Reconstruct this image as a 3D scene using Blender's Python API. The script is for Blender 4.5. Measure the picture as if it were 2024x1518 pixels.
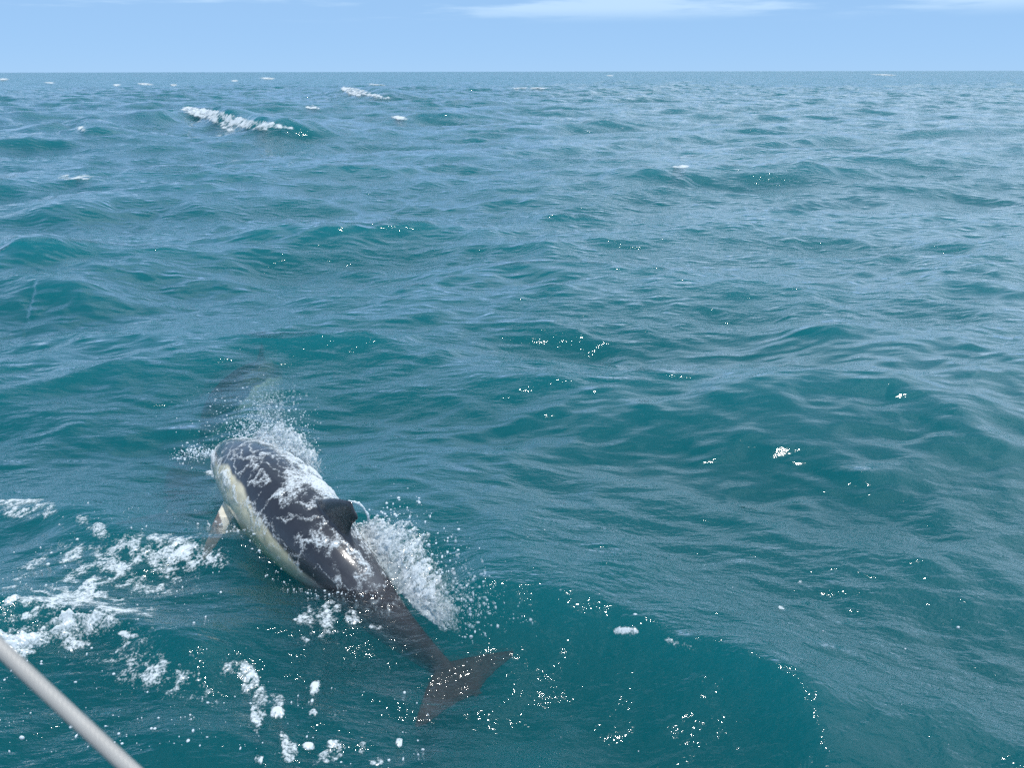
import bpy, bmesh, math, random
import numpy as np
from mathutils import Vector, Matrix

random.seed(7)
RNG = np.random.default_rng(11)
scene = bpy.context.scene
for o in list(bpy.data.objects):
    bpy.data.objects.remove(o, do_unlink=True)
COL = scene.collection

# ------------------------------------------------------------------ camera
CAM_H = 1.9
PITCH = math.radians(22.15)
ROLL = math.radians(0.11)
FPX = 1520.0                      # focal length in pixels of the 2024 px wide photograph
cam_d = bpy.data.cameras.new('camera')
cam = bpy.data.objects.new('camera', cam_d)
COL.objects.link(cam)
cam.location = (0, 0, CAM_H)
cam.rotation_euler = (Matrix.Rotation(math.pi / 2 - PITCH, 3, 'X') @ Matrix.Rotation(-ROLL, 3, 'Z')).to_euler()
cam_d.sensor_fit = 'HORIZONTAL'
cam_d.sensor_width = 36.0
cam_d.lens = 36.0 * FPX / 2024.0
cam_d.clip_start = 0.02
cam_d.clip_end = 60000.0
cam_d.dof.use_dof = True
cam_d.dof.focus_distance = 4.5
cam_d.dof.aperture_fstop = 13.0
scene.camera = cam

# ------------------------------------------------------------------ sky and sun
SUN_AZ = math.radians(125.0)       # from the view direction (+Y) round to the right: high, over the right shoulder
SUN_EL = math.radians(81.0)
world = bpy.data.worlds.new('World')
scene.world = world
world.use_nodes = True
wn, wl = world.node_tree.nodes, world.node_tree.links
wn.clear()


def nd(nodes, t, **kw):
    n = nodes.new(t)
    for k, v in kw.items():
        if k.startswith('i_'):
            key = k[2:]
            key = int(key) if key.isdigit() else key.replace('_', ' ')
            n.inputs[key].default_value = v
        else:
            setattr(n, k, v)
    return n


w_out = nd(wn, 'ShaderNodeOutputWorld')
sky = nd(wn, 'ShaderNodeTexSky')
sky.sky_type = 'NISHITA'
sky.sun_disc = False
sky.sun_elevation = SUN_EL
sky.sun_rotation = SUN_AZ
sky.altitude = 0.0
sky.air_density = 0.45
sky.dust_density = 0.0
sky.ozone_density = 5.0
bg_sky = nd(wn, 'ShaderNodeBackground', i_Strength=0.15)
wl.new(sky.outputs[0], bg_sky.inputs['Color'])
# even blue marine haze low down, all round the horizon
bg_hz = nd(wn, 'ShaderNodeBackground', i_Color=(0.335, 0.58, 0.915, 1), i_Strength=1.0)
# broken fair-weather cloud: noise on a flat cloud deck seen from below
tc = nd(wn, 'ShaderNodeTexCoord')
sep = nd(wn, 'ShaderNodeSeparateXYZ')
wl.new(tc.outputs['Generated'], sep.inputs[0])
zc = nd(wn, 'ShaderNodeMath', operation='MAXIMUM', i_1=0.0)
wl.new(sep.outputs['Z'], zc.inputs[0])
za = nd(wn, 'ShaderNodeMath', operation='ADD', i_1=0.03)
wl.new(zc.outputs[0], za.inputs[0])
dv = nd(wn, 'ShaderNodeVectorMath', operation='DIVIDE')
comb = nd(wn, 'ShaderNodeCombineXYZ')
for k in range(3):
    wl.new(za.outputs[0], comb.inputs[k])
wl.new(tc.outputs['Generated'], dv.inputs[0])
wl.new(comb.outputs[0], dv.inputs[1])
mp = nd(wn, 'ShaderNodeMapping')
mp.inputs['Location'].default_value = (15.9504, -34.05, 0.0)
mp.inputs['Scale'].default_value = (0.42, 0.42, 0.0)
wl.new(dv.outputs[0], mp.inputs['Vector'])
cn = nd(wn, 'ShaderNodeTexNoise', i_Scale=1.0, i_Detail=9.0, i_Roughness=0.56)
wl.new(mp.outputs[0], cn.inputs['Vector'])
# no cloud right down at the horizon
hz = nd(wn, 'ShaderNodeMapRange', interpolation_type='SMOOTHSTEP')
hz.inputs['From Min'].default_value = 0.05
hz.inputs['From Max'].default_value = 0.07
wl.new(sep.outputs['Z'], hz.inputs['Value'])
cr = nd(wn, 'ShaderNodeMapRange', interpolation_type='SMOOTHSTEP')
cr.inputs['From Min'].default_value = 0.44
cr.inputs['From Max'].default_value = 0.62
# thicker towards the sun's side
cx = nd(wn, 'ShaderNodeMath', operation='MULTIPLY_ADD', i_1=0.16)
wl.new(sep.outputs['X'], cx.inputs[0])
wl.new(cn.outputs['Fac'], cx.inputs[2])
wl.new(cx.outputs[0], cr.inputs['Value'])
cm = nd(wn, 'ShaderNodeMath', operation='MULTIPLY')
wl.new(hz.outputs[0], cm.inputs[0])
wl.new(cr.outputs[0], cm.inputs[1])
# low cloud is far cloud, veiled by the haze in front of it
cv = nd(wn, 'ShaderNodeMapRange', interpolation_type='SMOOTHSTEP')
cv.inputs['From Min'].default_value = 0.05
cv.inputs['From Max'].default_value = 0.22
cv.inputs['To Min'].default_value = 0.55
cv.inputs['To Max'].default_value = 0.85
wl.new(sep.outputs['Z'], cv.inputs['Value'])
cm2 = nd(wn, 'ShaderNodeMath', operation='MULTIPLY')
wl.new(cm.outputs[0], cm2.inputs[0])
wl.new(cv.outputs[0], cm2.inputs[1])
bg_cl = nd(wn, 'ShaderNodeBackground', i_Color=(0.60, 0.79, 0.98, 1), i_Strength=1.5)
hm = nd(wn, 'ShaderNodeMapRange', interpolation_type='SMOOTHSTEP')
hm.inputs['From Min'].default_value = 0.0
hm.inputs['From Max'].default_value = 0.75
hm.inputs['To Min'].default_value = 0.88
hm.inputs['To Max'].default_value = 0.40
wl.new(sep.outputs['Z'], hm.inputs['Value'])
mixh = nd(wn, 'ShaderNodeMixShader')
wl.new(hm.outputs[0], mixh.inputs[0])
wl.new(bg_sky.outputs[0], mixh.inputs[1])
wl.new(bg_hz.outputs[0], mixh.inputs[2])
sd = nd(wn, 'ShaderNodeVectorMath', operation='DOT_PRODUCT')
sd.inputs[1].default_value = (math.sin(SUN_AZ) * math.cos(SUN_EL), math.cos(SUN_AZ) * math.cos(SUN_EL), math.sin(SUN_EL))
wl.new(tc.outputs['Generated'], sd.inputs[0])
sg = nd(wn, 'ShaderNodeMapRange', interpolation_type='SMOOTHSTEP')   # cloud scatters forward: brighter around the sun
sg.inputs['From Min'].default_value = 0.35
sg.inputs['From Max'].default_value = 1.0
sg.inputs['To Min'].default_value = 1.15
sg.inputs['To Max'].default_value = 2.6
wl.new(sd.outputs['Value'], sg.inputs['Value'])
wl.new(sg.outputs[0], bg_cl.inputs['Strength'])
mixw = nd(wn, 'ShaderNodeMixShader')
wl.new(cm2.outputs[0], mixw.inputs[0])
wl.new(mixh.outputs[0], mixw.inputs[1])
wl.new(bg_cl.outputs[0], mixw.inputs[2])
wl.new(mixw.outputs[0], w_out.inputs['Surface'])

sun_dir = Vector((math.sin(SUN_AZ) * math.cos(SUN_EL), math.cos(SUN_AZ) * math.cos(SUN_EL), math.sin(SUN_EL)))
sun_d = bpy.data.lights.new('sun', 'SUN')
sun_d.energy = 3.4
sun_d.angle = math.radians(0.53)
sun_d.color = (1.0, 0.96, 0.90)
sun = bpy.data.objects.new('sun', sun_d)
COL.objects.link(sun)
sun.rotation_euler = sun_dir.to_track_quat('Z', 'Y').to_euler()
sun.location = (0, 0, 30)

vs = scene.view_settings
vs.view_transform = 'Standard'
vs.look = 'None'
vs.exposure = 0.0
vs.gamma = 1.0
vs.use_curve_mapping = False
cy = scene.cycles
cy.max_bounces = 4
cy.transparent_max_bounces = 14
cy.volume_bounces = 0
cy.sample_clamp_indirect = 6.0
cy.caustics_refractive = False
cy.caustics_reflective = False
cy.use_adaptive_sampling = False
cy.use_denoising = False        # fine glitter of the water survives; the sample count keeps the grain low


# ------------------------------------------------------------------ helpers
def P(u, v, z=0.0):
    """world point at height z under photograph pixel (u, v)"""
    x = (u - 1012) / FPX
    y = (759 - v) / FPX
    x, y = x * math.cos(ROLL) - y * math.sin(-ROLL), x * math.sin(-ROLL) + y * math.cos(ROLL)
    dwn = math.sin(PITCH) - y * math.cos(PITCH)
    fwd = math.cos(PITCH) + y * math.sin(PITCH)
    t = (CAM_H - z) / dwn
    return np.array([x * t, fwd * t, z])


def to_px(p):
    """photograph pixel of world points (n,3)"""
    X, Y, Z = p[..., 0], p[..., 1], p[..., 2] - CAM_H
    f = Y * math.cos(PITCH) - Z * math.sin(PITCH)
    up = Y * math.sin(PITCH) + Z * math.cos(PITCH)
    f = np.maximum(f, 1e-3)
    return 1012 + FPX * X / f, 759 - FPX * up / f


def smooth(a, b, x):
    t = np.clip((x - a) / (b - a), 0, 1)
    return t * t * (3 - 2 * t)


def _hash(i, j, k, s):
    h = (i * 374761393 + j * 668265263 + k * 2147483647 + s * 974634777) & 0xffffffff
    h = ((h ^ (h >> 13)) * 1274126177) & 0xffffffff
    h = h ^ (h >> 16)
    return h


def pnoise(x, y, z=0.0, seed=0):
    x, y = np.broadcast_arrays(np.asarray(x, float), np.asarray(y, float))
    z = np.broadcast_to(np.asarray(z, float), x.shape)
    xi, yi, zi = np.floor(x).astype(np.int64), np.floor(y).astype(np.int64), np.floor(z).astype(np.int64)
    xf, yf, zf = x - xi, y - yi, z - zi
    f = lambda t: t * t * t * (t * (t * 6 - 15) + 10)
    ux, uy, uz = f(xf), f(yf), f(zf)
    r = 0
    for a in (0, 1):
        for b in (0, 1):
            for c in (0, 1):
                h = _hash(xi + a, yi + b, zi + c, seed)
                gx = (h & 255) / 127.5 - 1
                gy = ((h >> 8) & 255) / 127.5 - 1
                gz = ((h >> 16) & 255) / 127.5 - 1
                d = gx * (xf - a) + gy * (yf - b) + gz * (zf - c)
                r = r + d * (ux if a else 1 - ux) * (uy if b else 1 - uy) * (uz if c else 1 - uz)
    return r * 1.2


def fbm(x, y, z=0.0, seed=0, octv=4, rough=0.5):
    a, s, f = 1.0, 0.0, 1.0
    for o in range(octv):
        s = s + a * pnoise(np.asarray(x) * f, np.asarray(y) * f, np.asarray(z) * f, seed + o * 17)
        a *= rough
        f *= 2.03
    return s


def mesh_obj(name, verts, faces, mat=None, smooth_sh=True, parent=None):
    """faces: (n,4) or (n,3) int array"""
    me = bpy.data.meshes.new(name)
    verts = np.ascontiguousarray(verts, dtype=np.float32)
    faces = np.ascontiguousarray(faces, dtype=np.int32)
    n, k = faces.shape
    me.vertices.add(len(verts))
    me.vertices.foreach_set('co', verts.ravel())
    me.loops.add(n * k)
    me.loops.foreach_set('vertex_index', faces.ravel())
    me.polygons.add(n)
    me.polygons.foreach_set('loop_start', np.arange(0, n * k, k, dtype=np.int32))
    me.update(calc_edges=True)
    me.validate()
    if smooth_sh:
        me.polygons.foreach_set('use_smooth', np.ones(len(me.polygons), dtype=bool))
    if mat:
        me.materials.append(mat)
    o = bpy.data.objects.new(name, me)
    COL.objects.link(o)
    if parent:
        o.parent = parent
    return o


def tag(o, label, cat, kind=None, group=None):
    o['label'] = label
    o['category'] = cat
    if kind:
        o['kind'] = kind
    if group:
        o['group'] = group
    return o


def new_mat(name):
    m = bpy.data.materials.new(name)
    m.use_nodes = True
    m.node_tree.nodes.clear()
    return m, m.node_tree.nodes, m.node_tree.links


# ------------------------------------------------------------------ sea: wave field
def make_waves():
    W = []
    base = math.atan2(-1.0, 0.22)          # travel: towards the boat, a little to the right
    def band(l0, l1, n, mss, spread):
        for i in range(n):
            lam = l0 * (l1 / l0) ** ((i + RNG.random()) / n)
            k = 2 * math.pi / lam
            s = math.sqrt(2 * mss / n) * (0.7 + 0.6 * RNG.random())
            th = base + RNG.normal() * spread
            W.append((k * math.cos(th), k * math.sin(th), s / k, RNG.random() * 2 * math.pi, lam))
    band(14.0, 4.5, 16, 0.0060, 0.35)
    band(4.5, 1.5, 34, 0.0092, 0.50)
    band(1.5, 0.5, 50, 0.0085, 0.65)
    band(0.5, 0.16, 60, 0.0065, 0.8)
    return W


WAVES = make_waves()


def seg_profile(x, y, pts, amp, wf, wb, ramp=0.5):
    """a crest line along pts (world xy): steep towards the boat, gentler behind"""
    best = np.full(x.shape, 1e9)
    side = np.zeros(x.shape)
    along = np.zeros(x.shape)
    L = 0.0
    pts = [np.array(p[:2]) for p in pts]
    for a, b in zip(pts[:-1], pts[1:]):
        d = b - a
        l = np.hypot(*d)
        t = np.clip(((x - a[0]) * d[0] + (y - a[1]) * d[1]) / (l * l), 0, 1)
        qx, qy = a[0] + t * d[0], a[1] + t * d[1]
        dist = np.hypot(x - qx, y - qy)
        m = dist < best
        best = np.where(m, dist, best)
        sd = np.sign((x - a[0]) * d[1] - (y - a[1]) * d[0])   # right of the line = boat side
        side = np.where(m, sd, side)
        along = np.where(m, L + t * l, along)
        L += l
    w = np.where(side > 0, wf, wb)
    q = best / w
    prof = 1.0 / (1 + (q * 1.5) ** 2) ** 1.5 - 0.16 * np.exp(-((q - 2.0) / 0.9) ** 2)
    ends = smooth(0, ramp, along) * smooth(0, ramp, L - along)
    return amp * prof * ends


CRESTS = [
    # bow wave of the boat running through the foreground
    ([P(-260, 955), P(0, 975), P(110, 1000), P(260, 1060), P(430, 1100), P(640, 1190)], 0.085, 0.22, 0.40, 0.5),
    ([P(820, 1190), P(960, 1205), P(1120, 1230), P(1250, 1250), P(1400, 1310), P(1540, 1390), P(1660, 1490), P(1760, 1600)], 0.16, 0.22, 0.5, 0.35),
    ([P(-160, 1290), P(0, 1255), P(110, 1235), P(230, 1245), P(400, 1310), P(520, 1370)], 0.085, 0.14, 0.26, 0.3),
    # steeper crests to the right
    ([P(1380, 840), P(1560, 800), P(1750, 805), P(1900, 850), P(2080, 880)], 0.08, 0.30, 0.7, 0.5),
    ([P(1480, 650), P(1570, 665), P(1700, 690)], 0.06, 0.3, 0.6, 0.4),
    ([P(1750, 560), P(1900, 575), P(2100, 560)], 0.09, 0.5, 1.0, 0.6),
    # ridges left and middle
    ([P(60, 440), P(200, 405), P(370, 400), P(480, 425)], 0.22, 0.8, 1.6, 1.2),
    ([P(450, 480), P(560, 452), P(650, 455), P(720, 480)], 0.13, 0.6, 1.2, 0.9),
    ([P(820, 500), P(930, 478), P(1060, 480), P(1150, 515)], 0.13, 0.6, 1.2, 0.9),
    ([P(1010, 440), P(1130, 420), P(1250, 435)], 0.13, 0.7, 1.2, 1.0),
    ([P(1190, 372), P(1280, 360), P(1400, 375)], 0.15, 0.8, 1.5, 1.2),
    ([P(-40, 600), P(80, 575), P(190, 590), P(250, 610)], 0.16, 0.45, 0.9, 0.6),
    ([P(-60, 520), P(40, 505), P(100, 530)], 0.18, 0.5, 1.0, 0.6),
    ([P(70, 275), P(160, 258), P(215, 280)], 0.30, 1.0, 2.0, 1.2),
    # the two breaking waves
    ([P(290, 262, 0), P(350, 248), P(420, 247), P(500, 262), P(590, 280)], 0.62, 1.1, 2.6, 1.6),
    ([P(640, 192), P(690, 190), P(740, 194), P(800, 201)], 0.75, 2.2, 5.0, 4.0),
]

# water pushed up round the dolphin
HUMP = [(P(470, 1035, 0.0), 0.26, -0.055), (P(570, 1125, 0.0), 0.24, -0.05), (P(600, 930, 0.0), 0.35, 0.04), (P(760, 1130, 0), 0.35, 0.03)]


RIDGES = [  # cells per metre, height, crest direction, stretch along the crest, reach, seed
    (0.55, 0.110, 0.18, 2.0, 130.0, 301), (1.25, 0.050, -0.35, 2.0, 80.0, 311),
    (2.7, 0.024, 0.45, 2.0, 34.0, 321), (6.0, 0.0105, -0.15, 2.2, 16.0, 331)]


def sea_pos(x0, y0):
    x0 = np.asarray(x0, dtype=np.float64)
    y0 = np.asarray(y0, dtype=np.float64)
    shp = x0.shape
    x0f, y0f = x0.ravel().astype(np.float32), y0.ravel().astype(np.float32)
    r = np.hypot(x0f, y0f)
    sp = 0.0055 * r + 0.006
    near = 0.8 + 0.2 * smooth(3.0, 9.0, r)
    near2 = 0.5 + 0.5 * smooth(6.0, 25.0, r)
    dx, dy, dz = np.zeros_like(r), np.zeros_like(r), np.zeros_like(r)
    order = np.argsort(r)
    rs = r[order]
    for kx, ky, a, ph, lam in WAVES:
        # only where the mesh can carry the wave
        rmax = max((lam / 2.2 - 0.006) / 0.0055, 0.5)
        n = np.searchsorted(rs, rmax)
        if n == 0:
            continue
        idx = order[:n] if n < len(rs) else slice(None)
        w = 1 - smooth(rmax * 0.45, rmax, r[idx])
        if lam > 4.4:
            w = w * near2[idx]
        elif lam > 1.2:
            w = w * near[idx]
        t = np.float32(kx) * x0f[idx] + np.float32(ky) * y0f[idx] + np.float32(ph)
        s, c = np.sin(t), np.cos(t)
        k = math.hypot(kx, ky)
        q = 1.25 if lam > 0.5 else 1.0
        dz[idx] += a * w * c
        dx[idx] -= q * a * w * s * kx / k
        dy[idx] -= q * a * w * s * ky / k
    m = r < 120
    xm, ym = x0f[m].astype(float), y0f[m].astype(float)
    add = np.zeros_like(xm)
    # the hand placed crests wander a little
    wx = 0.10 * pnoise(xm * 0.9, ym * 0.9, 0.3, 5) * np.clip(r[m] / 4, 0.4, 3)
    wy = 0.10 * pnoise(xm * 0.9, ym * 0.9, 0.7, 6) * np.clip(r[m] / 4, 0.4, 3)
    for pts, amp, wf, wb, ramp in CRESTS:
        add += seg_profile(xm + wx, ym + wy, pts, amp, wf, wb, ramp)
    for c, rad, a in HUMP:
        add += a * np.exp(-((xm - c[0]) ** 2 + (ym - c[1]) ** 2) / rad ** 2)
    # sharp-backed wavelets crossing each other
    for sc, amp, rot, stretch, rmax, seed in RIDGES:
        n = np.nonzero(r < rmax)[0]
        if len(n) == 0:
            continue
        xa, ya = x0f[n].astype(float) + dx[n], y0f[n].astype(float) + dy[n]
        c_, s_ = math.cos(rot), math.sin(rot)
        u_, v_ = (xa * c_ + ya * s_) * sc / stretch, (-xa * s_ + ya * c_) * sc
        u_ = u_ + 0.35 * pnoise(u_ * 0.7, v_ * 0.7, 0.1, seed + 1)
        q = pnoise(u_, v_, 0.5 + 0.13 * seed, seed)
        rg = np.sqrt(q * q + 0.0016)
        gust = 0.75 + 0.55 * smooth(-0.5, 0.5, pnoise(xa * sc * 0.22, ya * sc * 0.22, 0.9, seed + 2))
        dz[n] += -amp * 2.0 * (rg - 0.2) * gust * (1 - smooth(rmax * 0.5, rmax, r[n]))
    dz[m] += add
    return np.stack([(x0f + dx).reshape(shp), (y0f + dy).reshape(shp), dz.reshape(shp)], -1)


def build_sea(mat):
    A = math.radians(42)
    ncol = 900
    az = list(np.linspace(-A, A, ncol)) + list(np.linspace(A, 2 * math.pi - A, 60)[1:-1])
    az = np.array(az)
    rr = [0.9]
    while rr[-1] < 110:
        rr.append(rr[-1] * 1.0052 + 0.0015)
    g = 1.006
    while rr[-1] < 25000:
        g = min(g * 1.004, 1.06)
        rr.append(rr[-1] * g)
    rr = np.array(rr)
    R, Az = np.meshgrid(rr, az, indexing='ij')
    p = sea_pos(R * np.sin(Az), R * np.cos(Az))
    nr, nc = R.shape
    v = p.reshape(-1, 3)
    i = np.arange(nr - 1)[:, None] * nc
    j = np.arange(nc)[None, :]
    jn = (j + 1) % nc
    q = np.stack([i + j, i + nc + j, i + nc + jn, i + jn], -1).reshape(-1, 4)[:, ::-1]
    # small patch under the camera closes the middle
    n0 = len(v)
    ring = v[:nc] * np.array([0.3, 0.3, 0.3])
    verts = np.concatenate([v, ring])
    jj = np.arange(nc)
    jj2 = (jj + 1) % nc
    fan1 = np.stack([n0 + jj, jj, jj2, n0 + jj2], -1)[:, ::-1]
    o = mesh_obj('sea', verts, np.concatenate([q, fan1]), mat)
    nz = o.data.polygons[len(q) // 3].normal.z
    if nz < 0:
        o.data.flip_normals()
    at = o.data.attributes.new('far', 'FLOAT', 'POINT')
    co = np.empty(len(o.data.vertices) * 3, dtype=np.float32)
    o.data.vertices.foreach_get('co', co)
    co = co.reshape(-1, 3)
    d = np.hypot(co[:, 0], co[:, 1])
    at.data.foreach_set('value', smooth(math.log(14), math.log(140), np.log(d + 1e-3)).astype(np.float32))
    rf = o.data.attributes.new('ruffle', 'FLOAT', 'POINT')
    pn = fbm(co[:, 0] * 0.55, co[:, 1] * 0.8, 0.5, 41, 3)
    rf.data.foreach_set('value', (0.014 * (0.4 + 0.75 * smooth(-0.35, 0.45, pn)) * (1 + 0.7 * smooth(3.2, 2.0, d))).astype(np.float32))
    o['kind'] = 'structure'
    o['label'] = 'choppy teal open sea reaching to the horizon'
    o['category'] = 'sea'
    return o


def sea_material():
    m, n, l = new_mat('sea_water')
    out = nd(n, 'ShaderNodeOutputMaterial')
    geo = nd(n, 'ShaderNodeNewGeometry')
    far = nd(n, 'ShaderNodeAttribute', attribute_name='far')
    # fine wind ripples (relief), finer than the mesh
    def ripple(scale, stretch, rot, det, rough):
        mp = nd(n, 'ShaderNodeMapping')
        mp.inputs['Rotation'].default_value = (0, 0, rot)
        mp.inputs['Scale'].default_value = (scale / stretch, scale, scale * 0.6)
        l.new(geo.outputs['Position'], mp.inputs['Vector'])
        t = nd(n, 'ShaderNodeTexNoise', i_Scale=1.0, i_Detail=det, i_Roughness=rough)
        l.new(mp.outputs[0], t.inputs['Vector'])
        return t
    r1 = ripple(9.0, 2.2, 0.25, 3.0, 0.55)
    r1.noise_type = 'RIDGED_MULTIFRACTAL'
    r1.normalize = True
    r2 = ripple(24.0, 2.4, -0.35, 3.0, 0.55)
    # ripples come in patches (cat's paws)
    patch = nd(n, 'ShaderNodeAttribute', attribute_name='ruffle')
    h2 = nd(n, 'ShaderNodeMath', operation='MULTIPLY')
    l.new(r2.outputs['Fac'], h2.inputs[0])
    l.new(patch.outputs['Fac'], h2.inputs[1])
    h1 = nd(n, 'ShaderNodeMath', operation='MULTIPLY_ADD', i_1=0.030)
    l.new(r1.outputs['Fac'], h1.inputs[0])
    l.new(h2.outputs[0], h1.inputs[2])
    b2 = nd(n, 'ShaderNodeBump', i_Strength=1.0, i_Distance=1.0)
    l.new(h1.outputs[0], b2.inputs['Height'])
    # beyond the reach of the mesh detail the small waves turn into spread of the normal
    fa = ripple(1.6, 2.2, 0.1, 2.0, 0.65)
    sub = nd(n, 'ShaderNodeVectorMath', operation='SUBTRACT')
    sub.inputs[1].default_value = (0.5, 0.5, 0.5)
    l.new(fa.outputs['Color'], sub.inputs[0])
    mul = nd(n, 'ShaderNodeVectorMath', operation='MULTIPLY')
    mul.inputs[1].default_value = (1.7, 2.5, 0.0)
    l.new(sub.outputs[0], mul.inputs[0])
    sc = nd(n, 'ShaderNodeVectorMath', operation='SCALE')
    l.new(mul.outputs[0], sc.inputs[0])
    l.new(far.outputs['Fac'], sc.inputs['Scale'])
    add = nd(n, 'ShaderNodeVectorMath', operation='ADD')
    l.new(b2.outputs[0], add.inputs[0])
    l.new(sc.outputs[0], add.inputs[1])
    nrm = nd(n, 'ShaderNodeVectorMath', operation='NORMALIZE')
    l.new(add.outputs[0], nrm.inputs[0])
    N = nrm.outputs[0]
    # reflectance rising from 2 % head-on to full at grazing view
    lw = nd(n, 'ShaderNodeLayerWeight', i_Blend=0.5)
    l.new(N, lw.inputs['Normal'])
    pw = nd(n, 'ShaderNodeMath', operation='POWER', i_1=3.3)
    l.new(lw.outputs['Facing'], pw.inputs[0])
    fr = nd(n, 'ShaderNodeMath', operation='MULTIPLY_ADD', i_1=0.975, i_2=0.025)
    l.new(pw.outputs[0], fr.inputs[0])
    gl = nd(n, 'ShaderNodeBsdfGlossy', i_Roughness=0.05, i_Color=(1, 1, 1, 1))
    l.new(N, gl.inputs['Normal'])
    tr = nd(n, 'ShaderNodeBsdfTransparent')
    rfb = nd(n, 'ShaderNodeBsdfRefraction', i_Roughness=0.0, i_IOR=1.2)
    l.new(N, rfb.inputs['Normal'])
    und = nd(n, 'ShaderNodeMixShader', i_0=0.22)
    l.new(tr.outputs[0], und.inputs[1])
    l.new(rfb.outputs[0], und.inputs[2])
    mx = nd(n, 'ShaderNodeMixShader')
    l.new(fr.outputs[0], mx.inputs[0])
    l.new(und.outputs[0], mx.inputs[1])
    l.new(gl.outputs[0], mx.inputs[2])
    l.new(mx.outputs[0], out.inputs['Surface'])
    # body of the water: absorbs red, scatters blue-green
    vsn = nd(n, 'ShaderNodeVolumeScatter', i_Color=(0.012, 0.82, 0.97, 1), i_Density=0.55, i_Anisotropy=0.0)
    van = nd(n, 'ShaderNodeVolumeAbsorption', i_Color=(0.0, 0.62, 0.66, 1), i_Density=1.05)
    ad = nd(n, 'ShaderNodeAddShader')
    l.new(vsn.outputs[0], ad.inputs[0])
    l.new(van.outputs[0], ad.inputs[1])
    l.new(ad.outputs[0], out.inputs['Volume'])
    return m


SEA = build_sea(sea_material())


def build_added_floor():  # unseen floor added so rays end and the water volume gets its light
    m, n, l = new_mat('added_floor_sand')
    out = nd(n, 'ShaderNodeOutputMaterial')
    geo = nd(n, 'ShaderNodeNewGeometry')
    t = nd(n, 'ShaderNodeTexNoise', i_Scale=0.4, i_Detail=3.0)
    l.new(geo.outputs['Position'], t.inputs['Vector'])
    mx = nd(n, 'ShaderNodeMix', data_type='RGBA')
    mx.inputs['A'].default_value = (0.05, 0.06, 0.05, 1)
    mx.inputs['B'].default_value = (0.14, 0.13, 0.10, 1)
    l.new(t.outputs['Fac'], mx.inputs['Factor'])
    d = nd(n, 'ShaderNodeBsdfDiffuse')
    l.new(mx.outputs['Result'], d.inputs['Color'])
    l.new(d.outputs[0], out.inputs['Surface'])
    o = mesh_obj('added_floor', np.array([[-3e4, -3e4, -14], [3e4, -3e4, -14], [3e4, 3e4, -14], [-3e4, 3e4, -14.0]]), np.array([[0, 1, 2, 3]]), m)
    o['kind'] = 'structure'


build_added_floor()


# ------------------------------------------------------------------ dolphins
def dolphin_material():
    m, n, l = new_mat('dolphin_skin')
    out = nd(n, 'ShaderNodeOutputMaterial')
    bs = nd(n, 'ShaderNodeBsdfPrincipled')
    at = nd(n, 'ShaderNodeAttribute', attribute_name='pigment')
    geo = nd(n, 'ShaderNodeTexCoord')
    no = nd(n, 'ShaderNodeTexNoise', i_Scale=14.0, i_Detail=5.0, i_Roughness=0.6)
    l.new(geo.outputs['Object'], no.inputs['Vector'])
    mr = nd(n, 'ShaderNodeMapRange')
    mr.inputs['To Min'].default_value = 0.72
    mr.inputs['To Max'].default_value = 1.25
    l.new(no.outputs['Fac'], mr.inputs['Value'])
    mv = nd(n, 'ShaderNodeVectorMath', operation='SCALE')
    l.new(at.outputs['Color'], mv.inputs[0])
    l.new(mr.outputs[0], mv.inputs['Scale'])
    l.new(mv.outputs[0], bs.inputs['Base Color'])
    bs.inputs['Roughness'].default_value = 0.28
    bs.inputs['IOR'].default_value = 1.4
    # skin under water has no gloss (same index as the water around it)
    air = nd(n, 'ShaderNodeAttribute', attribute_name='in_air')
    for nm, k in (('Coat Weight', 0.9), ('Specular IOR Level', 0.5)):
        q = nd(n, 'ShaderNodeMath', operation='MULTIPLY', i_1=k)
        l.new(air.outputs['Fac'], q.inputs[0])
        l.new(q.outputs[0], bs.inputs[nm])
    bs.inputs['Coat Roughness'].default_value = 0.08
    n2 = nd(n, 'ShaderNodeTexNoise', i_Scale=55.0, i_Detail=3.0)
    l.new(geo.outputs['Object'], n2.inputs['Vector'])
    bp = nd(n, 'ShaderNodeBump', i_Strength=0.5, i_Distance=0.004)
    l.new(n2.outputs['Fac'], bp.inputs['Height'])
    l.new(bp.outputs[0], bs.inputs['Coat Normal'])
    l.new(bs.outputs[0], out.inputs['Surface'])
    return m


PROF = np.array([
    # s, half width, top, bottom
    [0.000, 0.012, 0.010, 0.012], [0.020, 0.022, 0.019, 0.021], [0.055, 0.030, 0.027, 0.031],
    [0.072, 0.050, 0.055, 0.048], [0.100, 0.095, 0.108, 0.076], [0.140, 0.130, 0.140, 0.108],
    [0.200, 0.166, 0.168, 0.148], [0.280, 0.195, 0.192, 0.186], [0.370, 0.208, 0.206, 0.202],
    [0.460, 0.203, 0.204, 0.194], [0.550, 0.176, 0.184, 0.168], [0.640, 0.138, 0.156, 0.138],
    [0.730, 0.094, 0.124, 0.104], [0.810, 0.060, 0.094, 0.077], [0.880, 0.039, 0.064, 0.052],
    [0.940, 0.026, 0.036, 0.030], [0.985, 0.016, 0.016, 0.014]])
PROF[:, 1:] *= np.array([0.92, 0.95, 0.93])
DL = 2.2


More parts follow.
